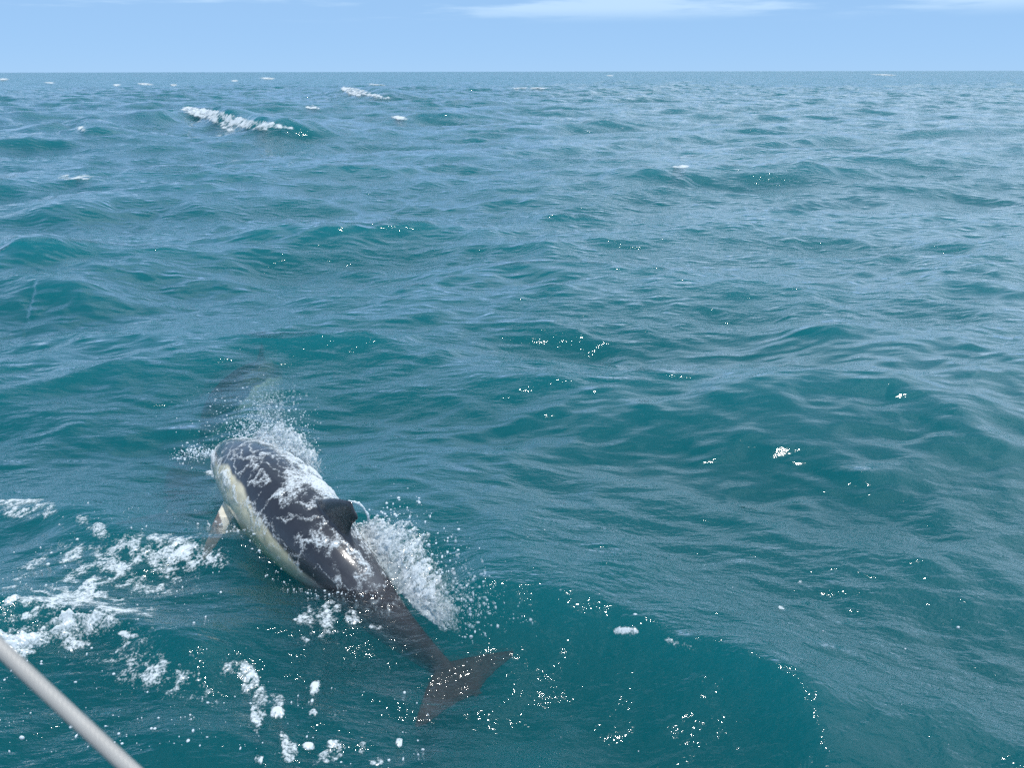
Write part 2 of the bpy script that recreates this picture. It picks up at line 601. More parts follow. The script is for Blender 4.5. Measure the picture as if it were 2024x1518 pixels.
def dolphin_straight():
    """rest shape: beak at x=0, tail to +x, left = +y seen from above with head towards -x ... z up"""
    from numpy import interp
    parts_v, parts_f = [], []
    off = 0

    def push(v, f):
        nonlocal off
        parts_v.append(np.array(v))
        parts_f.extend([[i + off for i in t] for t in f])
        off += len(v)

    def loft(rings, closed_ends=True):
        rings = [np.array(r) for r in rings]
        k = len(rings[0])
        v = np.concatenate(rings)
        f = []
        for i in range(len(rings) - 1):
            for j in range(k):
                j2 = (j + 1) % k
                f.append([i * k + j, i * k + j2, (i + 1) * k + j2, (i + 1) * k + j])
        f.append(list(range(k))[::-1])
        f.append([(len(rings) - 1) * k + j for j in range(k)])
        push(v, f)

    ss = np.linspace(0, 0.985, 70)
    # smooth the profile
    fine = np.linspace(0, 0.985, 400)
    pr = []
    for c in (1, 2, 3):
        y = interp(fine, PROF[:, 0], PROF[:, c])
        ker = np.hanning(19)
        ker /= ker.sum()
        yp = np.concatenate([np.full(9, y[0]), y, np.full(9, y[-1])])
        pr.append(interp(ss, fine, np.convolve(yp, ker, 'valid')))
    rings = []
    for s, w, t, b in zip(ss, *pr):
        ring = []
        for a in np.linspace(0, 2 * math.pi, 40, endpoint=False):
            ca, sa = math.cos(a), math.sin(a)
            zz = (t if sa > 0 else b) * (abs(sa) ** 0.95) * (1 if sa > 0 else -1)
            ring.append((s * DL, w * ca, zz))
        rings.append(ring)
    loft(rings)

    def foil(stations):
        """stations: list of (lead point, trail point, thickness, thickness direction)"""
        rr = []
        for le, te, th, nd_ in stations:
            le, te, nd_ = np.array(le), np.array(te), np.array(nd_) / np.linalg.norm(nd_)
            ring = []
            for a in np.linspace(0, 2 * math.pi, 16, endpoint=False):
                c = 0.5 - 0.5 * math.cos(a)
                tt = th * math.sin(a) * (1.0 - 0.55 * c) * (1 if True else 0)
                ring.append(le + (te - le) * c + nd_ * tt * 0.5)
            rr.append(ring)
        loft(rr)

    # dorsal fin, falcate
    st = []
    for h in np.linspace(0, 1, 12):
        lead = 0.497 * DL + 0.215 * h ** 1.25 * 1.15
        chord = 0.32 * (1 - h) ** 0.72 * (1 - 0.18 * math.sin(math.pi * h)) + 0.012
        z0 = 0.15 + 0.175 * h
        st.append(((lead, 0, z0), (lead + chord, 0, z0 - 0.02 * h), 0.048 * (1 - h) + 0.014, (0, 1, 0)))
    foil(st)
    # flukes
    for sg in (1, -1):
        st = []
        for h in np.linspace(0, 1, 14):
            y = sg * (-0.015 + 0.265 * h)
            lead = 0.895 * DL + 0.15 * h ** 1.35
            chord = 0.21 * (1 - h) ** 0.8 * (1 - 0.10 * math.sin(math.pi * h)) + 0.016
            st.append(((lead, y, 0.003), (lead + chord, y, 0.0), 0.036 * (1 - h) + 0.012, (0, 0, 1)))
        foil(st)
    # flippers
    for sg in (1, -1):
        st = []
        root = np.array([0.235 * DL, sg * 0.10, -0.075])
        span = np.array([0.19, sg * 0.20, -0.16])
        for h in np.linspace(0, 1, 12):
            c = root + span * h + np.array([0.07 * h * h, 0, 0])
            chord = 0.125 * (1 - h) ** 0.6 * (0.85 + 0.3 * h) + 0.014
            st.append((c - np.array([0.02, 0, 0]), c + np.array([chord, 0, -0.03]), 0.034 * (1 - h) + 0.012,
                       np.cross(span, (1, 0, 0))))
        foil(st)
    v = np.concatenate(parts_v)
    me = bpy.data.meshes.new('tmp')
    me.from_pydata([tuple(p) for p in v], [], parts_f)
    bm = bmesh.new()
    bm.from_mesh(me)
    bmesh.ops.recalc_face_normals(bm, faces=bm.faces)
    bm.to_mesh(me)
    bm.free()
    o = bpy.data.objects.new('tmp', me)
    COL.objects.link(o)
    rm = o.modifiers.new('r', 'REMESH')
    rm.mode = 'VOXEL'
    rm.voxel_size = 0.0075
    sm = o.modifiers.new('s', 'SMOOTH')
    sm.iterations = 5
    sm.factor = 0.5
    dg = bpy.context.evaluated_depsgraph_get()
    ev = o.evaluated_get(dg)
    em = ev.to_mesh()
    co = np.empty(len(em.vertices) * 3, dtype=np.float32)
    em.vertices.foreach_get('co', co)
    faces = np.array([list(p.vertices) for p in em.polygons if len(p.vertices) == 4])
    co = co.reshape(-1, 3).copy()
    ev.to_mesh_clear()
    bpy.data.objects.remove(o, do_unlink=True)
    return co.astype(float), faces


D_CO, D_FA = dolphin_straight()


def dolphin_pigment(co):
    s = co[:, 0] / DL
    w = np.interp(s, PROF[:, 0], PROF[:, 1])
    t = np.interp(s, PROF[:, 0], PROF[:, 2])
    b = np.interp(s, PROF[:, 0], PROF[:, 3])
    y, z = co[:, 1], co[:, 2]
    q = np.where(z > 0, z / t, z / b)
    nz = fbm(co[:, 0] * 7, y * 7, z * 7, 3, 4)
    nz2 = fbm(co[:, 0] * 22, y * 22, z * 22, 9, 3)
    bound = np.interp(s, [0.0, 0.08, 0.16, 0.25, 0.36, 0.46, 0.53, 0.60, 0.72, 1.0],
                      [0.0, 0.10, 0.28, 0.46, 0.46, 0.34, 0.18, 0.02, 0.10, 0.0])
    bound = bound + 0.10 * nz
    back = np.array([0.024, 0.025, 0.031])
    cream = np.array([0.64, 0.56, 0.38])
    grey = np.array([0.17, 0.165, 0.17])
    white = np.array([0.72, 0.70, 0.62])
    fin = np.array([0.20, 0.165, 0.15])
    fluke = np.array([0.050, 0.040, 0.040])
    side = cream[None] + (grey - cream)[None] * smooth(0.54, 0.64, s + 0.03 * nz)[:, None]
    side = side + (white - side) * (smooth(-0.55, -0.85, q) * (1 - 0.6 * smooth(0.6, 0.75, s)))[:, None]
    c = side + (back - side) * smooth(bound - 0.05, bound + 0.05, q)[:, None]
    # back is mottled and paler behind the fin
    c = c + (np.array([0.050, 0.046, 0.051]) - c) * (smooth(0.58, 0.72, s) * smooth(bound - 0.05, bound + 0.05, q))[:, None]
    # dark line eye to flipper
    eye = np.exp(-((s - 0.15) / 0.02) ** 2 - ((z - 0.02) / 0.03) ** 2)
    c = c * (1 - 0.85 * eye)[:, None]
    isfl = (np.abs(y) > w * 1.02 + 0.008) & (s > 0.85)
    isfl = np.maximum(isfl, smooth(0.88, 0.93, s))
    c = c + (fluke - c) * isfl[:, None]
    ispec = ((np.abs(y) > w * 1.01) & (s > 0.2) & (s < 0.55) & (z < 0)) | ((z < -b * 1.02) & (s > 0.2) & (s < 0.5))
    pf = ispec.astype(float)
    c = c + (fin - c) * pf[:, None]
    isd = (z > t * 1.04) & (s > 0.4) & (s < 0.62)
    c = c + (np.array([0.020, 0.019, 0.022]) - c) * isd[:, None].astype(float)
    return np.clip(c * (1 + 0.25 * nz2)[:, None], 0.008, 0.9)


D_PIG = dolphin_pigment(D_CO)
DMAT = dolphin_material()


def catmull(pts, t):
    """pts: (n,k) at params pts[:,0] -> natural interpolation at t"""
    S = pts[:, 0]
    out = []
    for c in range(1, pts.shape[1]):
        y = pts[:, c]
        m = np.gradient(y, S)
        i = np.clip(np.searchsorted(S, t) - 1, 0, len(S) - 2)
        h = S[i + 1] - S[i]
        x = (t - S[i]) / h
        out.append((2 * x**3 - 3 * x**2 + 1) * y[i] + (x**3 - 2 * x**2 + x) * h * m[i]
                   + (-2 * x**3 + 3 * x**2) * y[i + 1] + (x**3 - x**2) * h * m[i + 1])
    return np.stack(out, -1)


def bend(co, spine, roll):
    """spine: rows (s, x, y, z) ; roll: rows (s, radians); positive roll = towards its right"""
    s1, s0 = spine[-1] - spine[-2], spine[0] - spine[1]
    spine = np.concatenate([[spine[0] + s0 * 0.08 / abs(s0[0])], spine, [spine[-1] + s1 * 0.15 / s1[0]], [spine[-1] + s1 * 0.3 / s1[0]]])
    tt = np.linspace(-0.08, 1.30, 900)
    c = catmull(spine, tt)
    d = np.gradient(c, axis=0)
    # resample so that arc length is kept
    seg = np.linalg.norm(d, axis=1)
    L = np.cumsum(seg)
    i0 = np.argmin(abs(tt))
    L = L - L[i0]
    L = L * DL / np.interp(1.0, tt, L)
    T = -d / seg[:, None]                       # forward (towards the beak)
    up = np.array([0, 0, 1.0])
    Lf = np.cross(up, T)
    Lf /= np.linalg.norm(Lf, axis=1)[:, None]
    U = np.cross(T, Lf)
    ro = np.interp(tt, roll[:, 0], roll[:, 1])
    cr, sr = np.cos(ro)[:, None], np.sin(ro)[:, None]
    Lf, U = Lf * cr + U * sr, U * cr - Lf * sr
    x = co[:, 0]
    def g(a):
        return np.stack([np.interp(x, L, a[:, k]) for k in range(3)], -1)
    return g(c) + g(Lf) * co[:, 1:2] + g(U) * co[:, 2:3]


def make_dolphin(spine, roll, label):
    spine = np.array(spine)
    w = bend(D_CO, spine, np.array(roll))
    o = mesh_obj('dolphin', w, D_FA, DMAT)
    at = o.data.color_attributes.new('pigment', 'FLOAT_COLOR', 'POINT')
    at.data.foreach_set('color', np.concatenate([D_PIG, np.ones((len(D_PIG), 1))], 1).astype(np.float32).ravel())
    wl_ = sea_pos(w[:, 0], w[:, 1])[:, 2]
    ia = o.data.attributes.new('in_air', 'FLOAT', 'POINT')
    ia.data.foreach_set('value', smooth(-0.012, 0.012, w[:, 2] - wl_).astype(np.float32))
    tag(o, label, 'dolphin')
    o['group'] = 'dolphins swimming beside the boat'
    return o, w


def sp(rows):
    return [(s, *P(u, v, z)) for s, u, v, z in rows]


MAIN_SP = sp([(0.0, 423, 893, 0.06), (0.13, 462, 914, 0.10), (0.28, 525, 966, 0.115), (0.42, 591, 1038, 0.085),
        (0.56, 673, 1126, 0.03), (0.72, 768, 1228, -0.09), (0.86, 862, 1312, -0.14), (1.0, 952, 1378, -0.15)])
MAIN_ROLL = [(0, 0.2), (0.25, 0.26), (0.5, 0.18), (0.8, 0.08), (1, 0.0)]
MAIN, MAIN_W = make_dolphin(MAIN_SP, MAIN_ROLL,
    'dark dolphin breaking the surface, back covered in white foam, cream flank showing')

SECOND, SECOND_W = make_dolphin(
    sp([(0.0, 385, 900, -0.56), (0.2, 408, 858, -0.42), (0.45, 450, 805, -0.35), (0.7, 505, 765, -0.44),
        (1.0, 560, 728, -0.80)]),
    [(0, 0.0), (0.5, 0.1), (1, 0.0)],
    'dark blurred dolphin under water ahead of the foaming one')

THIRD, THIRD_W = make_dolphin(
    sp([(0.0, 440, 880, -0.95), (0.3, 400, 935, -0.80), (0.6, 365, 985, -0.58), (0.8, 345, 1010, -0.40), (1.0, 320, 1030, -0.28)]),
    [(0, 0.0), (1, 0.0)],
    'faint dolphin deep in the water to the left of the foaming one')


# ------------------------------------------------------------------ foam on the sea
def foam_material(name, holes, hs=110.0):
    m, n, l = new_mat(name)
    out = nd(n, 'ShaderNodeOutputMaterial')
    tcn = nd(n, 'ShaderNodeTexCoord')
    df = nd(n, 'ShaderNodeBsdfDiffuse', i_Color=(0.82, 0.86, 0.88, 1), i_Roughness=0.5)
    ts = nd(n, 'ShaderNodeBsdfTranslucent', i_Color=(0.70, 0.82, 0.86, 1))
    gl = nd(n, 'ShaderNodeBsdfGlossy', i_Roughness=0.22)
    a = nd(n, 'ShaderNodeMixShader', i_0=0.30)
    l.new(df.outputs[0], a.inputs[1])
    l.new(ts.outputs[0], a.inputs[2])
    b = nd(n, 'ShaderNodeMixShader', i_0=0.06)
    l.new(a.outputs[0], b.inputs[1])
    l.new(gl.outputs[0], b.inputs[2])
    bn = nd(n, 'ShaderNodeTexVoronoi', i_Scale=85.0)
    l.new(tcn.outputs['Object'], bn.inputs['Vector'])
    bp = nd(n, 'ShaderNodeBump', i_Strength=0.4, i_Distance=0.004)
    l.new(bn.outputs['Distance'], bp.inputs['Height'])
    l.new(bp.outputs[0], df.inputs['Normal'])
    l.new(bp.outputs[0], gl.inputs['Normal'])
    # open bubbles: water shows through
    at = nd(n, 'ShaderNodeAttribute', attribute_name='thick')
    hn = nd(n, 'ShaderNodeTexNoise', i_Scale=hs, i_Detail=2.0, i_Roughness=0.7)
    l.new(tcn.outputs['Object'], hn.inputs['Vector'])
    sm = nd(n, 'ShaderNodeMath', operation='MULTIPLY_ADD', i_1=1.5, i_2=-0.75 - holes)
    l.new(hn.outputs['Fac'], sm.inputs[0])
    ad = nd(n, 'ShaderNodeMath', operation='ADD')
    l.new(sm.outputs[0], ad.inputs[0])
    l.new(at.outputs['Fac'], ad.inputs[1])
    mr = nd(n, 'ShaderNodeMapRange', interpolation_type='SMOOTHSTEP')
    mr.inputs['From Min'].default_value = -0.28
    mr.inputs['From Max'].default_value = 0.42
    l.new(ad.outputs[0], mr.inputs['Value'])
    tr = nd(n, 'ShaderNodeBsdfTransparent')
    c = nd(n, 'ShaderNodeMixShader')
    l.new(mr.outputs[0], c.inputs[0])
    l.new(tr.outputs[0], c.inputs[1])
    l.new(b.outputs[0], c.inputs[2])
    l.new(c.outputs[0], out.inputs['Surface'])
    return m


FOAM = foam_material('sea_foam', 0.27)
FARFOAM = foam_material('far_foam', 0.10, 6.0)
FROTH = foam_material('froth', 0.14)


def set_float(o, name, val):
    at = o.data.attributes.new(name, 'FLOAT', 'POINT')
    at.data.foreach_set('value', np.asarray(val, dtype=np.float32))


class Acc:
    """collects pieces of one foam or spray object"""
    def __init__(self):
        self.v, self.f, self.t, self.n = [], [], [], 0

    def add(self, v, f, t):
        if len(f) == 0:
            return
        self.v.append(v)
        self.f.append(np.asarray(f) + self.n)
        self.t.append(np.broadcast_to(np.asarray(t, float), (len(v),)))
        self.n += len(v)

    def grid(self, p, val, keep):
        """p (a,b,3), val (a,b) thickness, keep (a,b) bool"""
        a, b = keep.shape
        idx = np.arange(a * b).reshape(a, b)
        k = keep[:-1, :-1] | keep[1:, :-1] | keep[:-1, 1:] | keep[1:, 1:]
        q = np.stack([idx[:-1, :-1][k], idx[1:, :-1][k], idx[1:, 1:][k], idx[:-1, 1:][k]], -1)
        if len(q) == 0:
            return
        used = np.unique(q)
        remap = np.full(a * b, -1)
        remap[used] = np.arange(len(used))
        self.add(p.reshape(-1, 3)[used], remap[q], val.reshape(-1)[used])

    def build(self, name, mat):
        o = mesh_obj(name, np.concatenate(self.v), np.concatenate(self.f), mat)
        set_float(o, 'thick', np.concatenate(self.t))
        return o


def foam_patch(acc, u, v, ru, rv, ang=0.0, dens=0.6, lift=0.02, nscale=None, lace=0.5, zc=0.1, seed=0, fine=1.0):
    """foam lying on the moving surface inside a tilted ellipse"""
    dens, lace = dens * 1.12, max(lace, 0.35)
    ang = math.radians(ang)
    ex = math.hypot(ru * math.cos(ang), rv * math.sin(ang)) * 1.15
    ey = math.hypot(ru * math.sin(ang), rv * math.cos(ang)) * 1.15
    cs = [P(u + a * ex, max(v + b * ey, 146), z)[:2] for a in (-1, 1) for b in (-1, 1) for z in (0.0, zc)]
    cs = np.array(cs)
    lo, hi = cs.min(0) - 0.05, cs.max(0) + 0.05
    d = np.hypot(*cs.mean(0))
    res = max(0.0055, d * 0.0019) * fine
    ny_step = res if d < 8 else res * 1.5
    nx, ny = int((hi[0] - lo[0]) / res) + 2, int((hi[1] - lo[1]) / ny_step) + 2
    X, Y = np.meshgrid(np.linspace(lo[0], hi[0], nx), np.linspace(lo[1], hi[1], ny), indexing='ij')
    p = sea_pos(X, Y)
    pu, pv = to_px(p)
    du, dv_ = pu - u, pv - v
    a_ = (du * math.cos(ang) + dv_ * math.sin(ang)) / ru
    b_ = (-du * math.sin(ang) + dv_ * math.cos(ang)) / rv
    m = dens * (1 - (a_ ** 2 + b_ ** 2))
    sc = nscale or (7.0 / max(d / 3.0, 1.0))
    Yn, Zn = (Y, 0.0 * Y) if d < 8 else (Y * 0.35, p[..., 2] * 2.5 * sc)
    n1 = fbm(X * sc, Yn * sc, Zn + seed * 3.7, 60 + seed, 5, 0.62)
    rd = 1 - 2.2 * np.abs(pnoise(X * sc * 2.2, Yn * sc * 2.2, Zn * 2.2 + seed * 1.3, 90 + seed) + 0.35 * pnoise(X * sc * 6, Y * sc * 6, 0.4, 91))
    n3 = fbm(X * sc * 4.3, Yn * sc * 4.3, Zn * 4.3 + seed * 2.1, 160 + seed, 3, 0.65)
    far_k = 1.0 if d < 8 else 1.35
    val = np.minimum(m * 1.6, 0.85 - 0.25 * (lace > 0.55) - 0.15 * (d > 8)) - 0.52 + 0.78 * far_k * n1 * (1 - 0.3 * lace) + 0.50 * lace * (rd - 0.3) + 0.28 * n3
    val = np.where(m > 0, val, -1)
    keep = val > -0.24
    lump = 0.5 + (0.5 * fbm(X * sc * 5, Y * sc * 5, 0.2, 77, 3) if d < 8 else 0)
    p = p.copy()
    p[..., 2] += 0.003 + 0.7 * lift * np.clip(val, 0, 0.8) * (0.5 + lump)
    acc.grid(p, np.clip(val, -0.3, 1), keep)


bow = Acc()
for i, a in enumerate([
    (120, 1248, 150, 30, -8, 1.0, 0.07, 9.0, 0.15), (60, 1262, 70, 26, -10, 0.9, 0.05, 9.0, 0.2),
    (20, 1290, 60, 25, 0, 0.7, 0.03, 9.0, 0.3), (140, 1275, 45, 18, 0, 0.6, 0.03, 10.0, 0.3),
    (45, 1002, 80, 28, 5, 0.52, 0.015, 12.0, 0.8), (190, 1045, 70, 18, 28, 0.42, 0.02, 12.0, 0.6),
    (345, 1090, 115, 40, 10, 0.52, 0.012, 12.0, 0.85), (420, 1105, 40, 22, 10, 0.5, 0.012, 12.0, 0.8),
    (210, 1110, 38, 14, -20, 0.62, 0.012, 12.0, 0.6), (225, 1125, 22, 11, -10, 0.55, 0.012, 12.0, 0.6),
    (120, 1190, 125, 18, -24, 0.56, 0.010, 11.0, 0.75), (175, 1160, 50, 16, -35, 0.56, 0.010, 11.0, 0.7),
    (30, 1222, 60, 10, -12, 0.7, 0.015, 10.0, 0.3), (20, 1188, 25, 9, -30, 0.8, 0.015, 10.0, 0.2),
    (70, 1110, 60, 14, -38, 0.42, 0.01, 12.0, 0.5), (290, 1210, 28, 12, -10, 0.45, 0.01, 12.0, 0.5),
    (250, 1255, 55, 10, 12, 0.5, 0.01, 12.0, 0.5), (330, 1150, 80, 30, -30, 0.33, 0.01, 13.0, 0.6),
    (190, 1150, 250, 110, -22, 0.31, 0.005, 7.0, 1.0), (330, 1330, 160, 90, 10, 0.22, 0.004, 8.0, 1.0),
    (418, 925, 30, 24, 20, 0.75, 0.02, 12.0, 0.4), (405, 905, 26, 12, 0, 0.55, 0.02, 12.0, 0.6)]):
    foam_patch(bow, *a, zc=0.15, seed=i, fine=1.7 if a[2] > 155 else 1.0)
tag(bow.build('bow_wave_foam', FOAM), 'white foam along the bow wave crests at the lower left', 'foam', 'stuff')

fl = Acc()
for i, a in enumerate([
    (475, 1325, 42, 24, 20, 0.75, 0.02, 10.0, 0.3), (495, 1355, 22, 30, 10, 0.8, 0.02, 10.0, 0.3),
    (512, 1398, 20, 50, 8, 0.95, 0.02, 9.0, 0.2), (508, 1435, 10, 22, 10, 0.8, 0.02, 9.0, 0.2),
    (545, 1388, 20, 24, 10, 0.85, 0.02, 9.0, 0.2), (548, 1412, 18, 14, 10, 0.85, 0.02, 9.0, 0.1),
    (572, 1488, 20, 26, 10, 0.95, 0.02, 9.0, 0.1), (560, 1462, 12, 22, -10, 0.8, 0.02, 9.0, 0.2),
    (650, 1497, 46, 17, -25, 1.0, 0.02, 9.0, 0.1), (660, 1480, 20, 20, 0, 0.8, 0.02, 9.0, 0.1),
    (742, 1507, 18, 10, 0, 0.95, 0.02, 9.0, 0.1), (512, 1502, 12, 12, 0, 1.0, 0.02, 9.0, 0.1),
    (715, 1480, 11, 16, 15, 1.0, 0.02, 9.0, 0.0), (788, 1471, 9, 11, 0, 1.1, 0.02, 9.0, 0.0),
    (617, 1412, 11, 9, 0, 0.95, 0.02, 9.0, 0.0), (658, 1418, 12, 6, 0, 0.95, 0.02, 9.0, 0.0),
    (622, 1360, 12, 20, 20, 0.7, 0.02, 11.0, 0.2), (608, 1478, 14, 9, 0, 0.9, 0.02, 9.0, 0.0),
    (694, 1222, 18, 26, -30, 0.75, 0.02, 12.0, 0.2), (645, 1220, 40, 50, 0, 0.42, 0.01, 14.0, 0.5),
    (600, 1235, 30, 60, 10, 0.36, 0.01, 14.0, 0.5), (745, 1240, 20, 10, 0, 0.5, 0.01, 14.0, 0.4),
    (1395, 1122, 9, 6, 0, 1.0, 0.012, 12.0, 0.0), (1870, 1236, 9, 8, 0, 1.0, 0.012, 12.0, 0.0),
    (1980, 1238, 11, 8, 0, 1.0, 0.012, 12.0, 0.0), (1992, 1279, 9, 8, 0, 1.0, 0.012, 12.0, 0.0),
    (1545, 1204, 9, 5, 0, 1.0, 0.01, 12.0, 0.0), (1582, 1153, 7, 4, 0, 1.0, 0.01, 12.0, 0.0),
    (1240, 1250, 34, 12, 0, 0.5, 0.01, 14.0, 0.5), (1340, 1275, 40, 12, 20, 0.42, 0.01, 14.0, 0.5)]):  # first patch here: sparse sun glints painted in as thin white foam
    foam_patch(fl, *a, zc=0.1, seed=30 + i)
tag(fl.build('drifting_foam_and_glints', FOAM), 'torn white foam scraps drifting below and around the foaming dolphin, with a few glints painted as foam', 'foam', 'stuff')

wc = Acc()
for i, a in enumerate([
    (390, 220, 34, 9, 14, 1.0, 0.03, 3.6, 0.3), (440, 232, 70, 13, 14, 1.0, 0.035, 3.6, 0.3),
    (490, 243, 55, 10, 12, 0.85, 0.03, 3.6, 0.4), (545, 247, 40, 6, 8, 0.6, 0.04, 5.5, 0.5),
    (450, 250, 18, 7, 20, 0.65, 0.02, 3.6, 0.4)]):
    foam_patch(wc, *a, zc=0.8, seed=70 + i, fine=0.8)
tag(wc.build('whitecap_foam', FARFOAM), 'larger, nearer white crest spilling down a breaking wave', 'whitecap', 'stuff', 'whitecaps on the breaking waves')
wc = Acc()
for i, a in enumerate([
    (695, 180, 24, 6, 22, 1.0, 0.08, 3.0, 0.3), (720, 182, 40, 5, 16, 1.0, 0.08, 3.0, 0.3), (752, 190, 30, 3.5, 10, 0.8, 0.06, 3.0, 0.3)]):
    foam_patch(wc, *a, zc=1.0, seed=80 + i, fine=0.8)
tag(wc.build('whitecap_foam', FARFOAM), 'smaller white breaking crest farther off, near the horizon', 'whitecap', 'stuff', 'whitecaps on the breaking waves')
wc = Acc()
for i, a in enumerate([
    (145, 348, 45, 5, 0, 0.42, 0.01, 5.0, 0.7), (125, 318, 55, 3, -4, 0.40, 0.01, 5.0, 0.7), (165, 349, 22, 4, 0, 0.5, 0.01, 5.0, 0.6),
    (8, 154, 12, 2.0, 0, 0.52, 0.02, 2.6, 0.5), (232, 166, 9, 2.5, 0, 0.52, 0.02, 2.6, 0.5), (288, 164, 18, 2.5, 6, 0.52, 0.02, 2.6, 0.5),
    (345, 166, 7, 2.5, 0, 0.52, 0.02, 2.6, 0.5), (465, 158, 7, 2.0, 0, 0.52, 0.02, 2.6, 0.5), (530, 153, 16, 2.0, 3, 0.52, 0.02, 2.6, 0.5),
    (620, 211, 16, 4, 4, 0.5, 0.02, 4.0, 0.5), (163, 252, 14, 6, 10, 0.45, 0.02, 4.0, 0.5), (1350, 330, 22, 3, 0, 0.55, 0.03, 3.0, 0.4),
    (745, 166, 20, 2.0, 5, 0.52, 0.02, 2.6, 0.5), (790, 232, 18, 4, 10, 0.5, 0.05, 2.0, 0.5), (1745, 148, 30, 1.6, 3, 0.52, 0.02, 2.6, 0.5),
    (1207, 149, 8, 1.3, 0, 0.52, 0.02, 2.6, 0.5), (100, 161, 14, 1.5, 0, 0.52, 0.02, 2.6, 0.5), (1050, 174, 40, 2.0, 0, 0.45, 0.1, 1.0, 0.4)]):
    foam_patch(wc, *a, zc=0.5, seed=90 + i, fine=0.8)
tag(wc.build('distant_foam_specks', FARFOAM), 'tiny scattered white foam specks on the far waves', 'foam', 'stuff')


# ------------------------------------------------------------------ froth on the back of the dolphin
def mesh_normals(v, f):
    n = np.zeros_like(v)
    fn = np.cross(v[f[:, 2]] - v[f[:, 0]], v[f[:, 3]] - v[f[:, 1]])
    for k in range(4):
        np.add.at(n, f[:, k], fn)
    return n / (np.linalg.norm(n, axis=1)[:, None] + 1e-9)


def froth_shell():
    co, W = D_CO, MAIN_W
    N = mesh_normals(W, D_FA)
    c = W.mean(0)
    if np.mean(np.einsum('ij,ij->i', N, bend(D_CO * np.array([1, 1.2, 1.2]), np.array(MAIN_SP), np.array(MAIN_ROLL)) - W)) < 0:
        N = -N
    s = co[:, 0] / DL
    w = np.interp(s, PROF[:, 0], PROF[:, 1])
    phi = np.arctan2(co[:, 2], co[:, 1])           # 0 = left side, pi/2 = top, pi = right side
    deg = np.degrees(phi)
    deg = np.where(deg < -90, deg + 360, deg)
    body = np.abs(co[:, 2]) < np.interp(s, PROF[:, 0], PROF[:, 2]) * 1.03
    n1 = fbm(co[:, 0] * 6, co[:, 1] * 13, co[:, 2] * 13, 21, 5, 0.6)
    wp = 0.06 * fbm(co[:, 0] * 8, co[:, 1] * 8, co[:, 2] * 8, 31, 3)
    rd = 1 - 3.9 * np.abs(pnoise((co[:, 0] + wp) * 7, (co[:, 1] + wp) * 15, co[:, 2] * 15, 22)
                          + 0.3 * pnoise(co[:, 0] * 33, co[:, 1] * 33, co[:, 2] * 33, 23))
    bl = lambda s0, ds, d0, dd, a: a * np.exp(-((s - s0) / ds) ** 2 - ((deg - d0) / dd) ** 2)
    m = (bl(0.20, 0.10, 150, 38, 0.95) + bl(0.34, 0.12, 128, 34, 0.75) + bl(0.45, 0.06, 92, 45, 0.6)   # right shoulder to fin
         + bl(0.06, 0.05, 20, 60, 0.9) + bl(0.13, 0.06, 18, 30, 0.75) + bl(0.24, 0.10, 22, 16, 0.5)     # left side of the head
         + bl(0.62, 0.06, 60, 30, 0.55) + bl(0.68, 0.05, 95, 40, 0.35) + bl(0.57, 0.05, 30, 25, 0.45)    # behind the fin
         + bl(0.30, 0.26, 85, 65, 0.34) + bl(0.5, 0.1, 140, 40, 0.7) + bl(0.36, 0.10, 12, 10, 0.35))
    val = 0.76 * m - 0.47 + 0.22 * n1 + 0.78 * (rd - 0.24) * (0.35 + 0.65 * np.clip(1 - m, 0, 1))
    val = np.where((s < 0.78) & (deg > -12) & (deg < 200), val, -1)
    val = np.where(body | (m > 0.8), val, -1)
    val = np.where((MAIN_W[:, 2] > -0.02), val, -1)
    k = (val[D_FA] > -0.22).sum(1) >= 2
    f = D_FA[k]
    used = np.unique(f)
    rm = np.full(len(W), -1)
    rm[used] = np.arange(len(used))
    v = W[used] + N[used] * (0.003 + 0.014 * np.clip(val[used], 0, 0.9) * (1 + 0.8 * n1[used]))[:, None]
    a = Acc()
    a.add(v, rm[f], np.clip(val[used], -0.3, 1))
    o = a.build('froth', FROTH)
    tag(o, 'lacy white froth sliding off the back of the surfacing dolphin', 'froth', 'stuff')
    return o


froth_shell()


# ------------------------------------------------------------------ spray
def spray_material():
    m, n, l = new_mat('spray_water')
    out = nd(n, 'ShaderNodeOutputMaterial')
    bs = nd(n, 'ShaderNodeBsdfPrincipled')
    bs.inputs['Base Color'].default_value = (0.86, 0.92, 0.95, 1)
    bs.inputs['Roughness'].default_value = 0.12
    bs.inputs['IOR'].default_value = 1.333
    ts = nd(n, 'ShaderNodeBsdfTranslucent', i_Color=(0.8, 0.9, 0.95, 1))
    mx = nd(n, 'ShaderNodeMixShader', i_0=0.4)
    l.new(bs.outputs[0], mx.inputs[1])
    l.new(ts.outputs[0], mx.inputs[2])
    l.new(mx.outputs[0], out.inputs['Surface'])
    return m


SPRAY = spray_material()
_bm = bmesh.new()
bmesh.ops.create_icosphere(_bm, subdivisions=1, radius=1.0)
ICO_V = np.array([v.co[:] for v in _bm.verts])
ICO_F = np.array([[v.index for v in f.verts] for f in _bm.faces])
_bm.free()


def drops(pts, rad, stretch=None):
    n = len(pts)
    k = len(ICO_V)
    sc = np.ones((n, 1, 3)) * rad[:, None, None]
    sc = sc * (1 + 0.35 * RNG.normal(size=(n, 1, 3))).clip(0.5, 1.8)
    v = (pts[:, None, :] + ICO_V[None] * sc).reshape(-1, 3)
    f = (ICO_F[None] + (np.arange(n) * k)[:, None, None]).reshape(-1, 3)
    return v, f


_S = np.array(MAIN_SP)
_R = np.array(MAIN_ROLL)


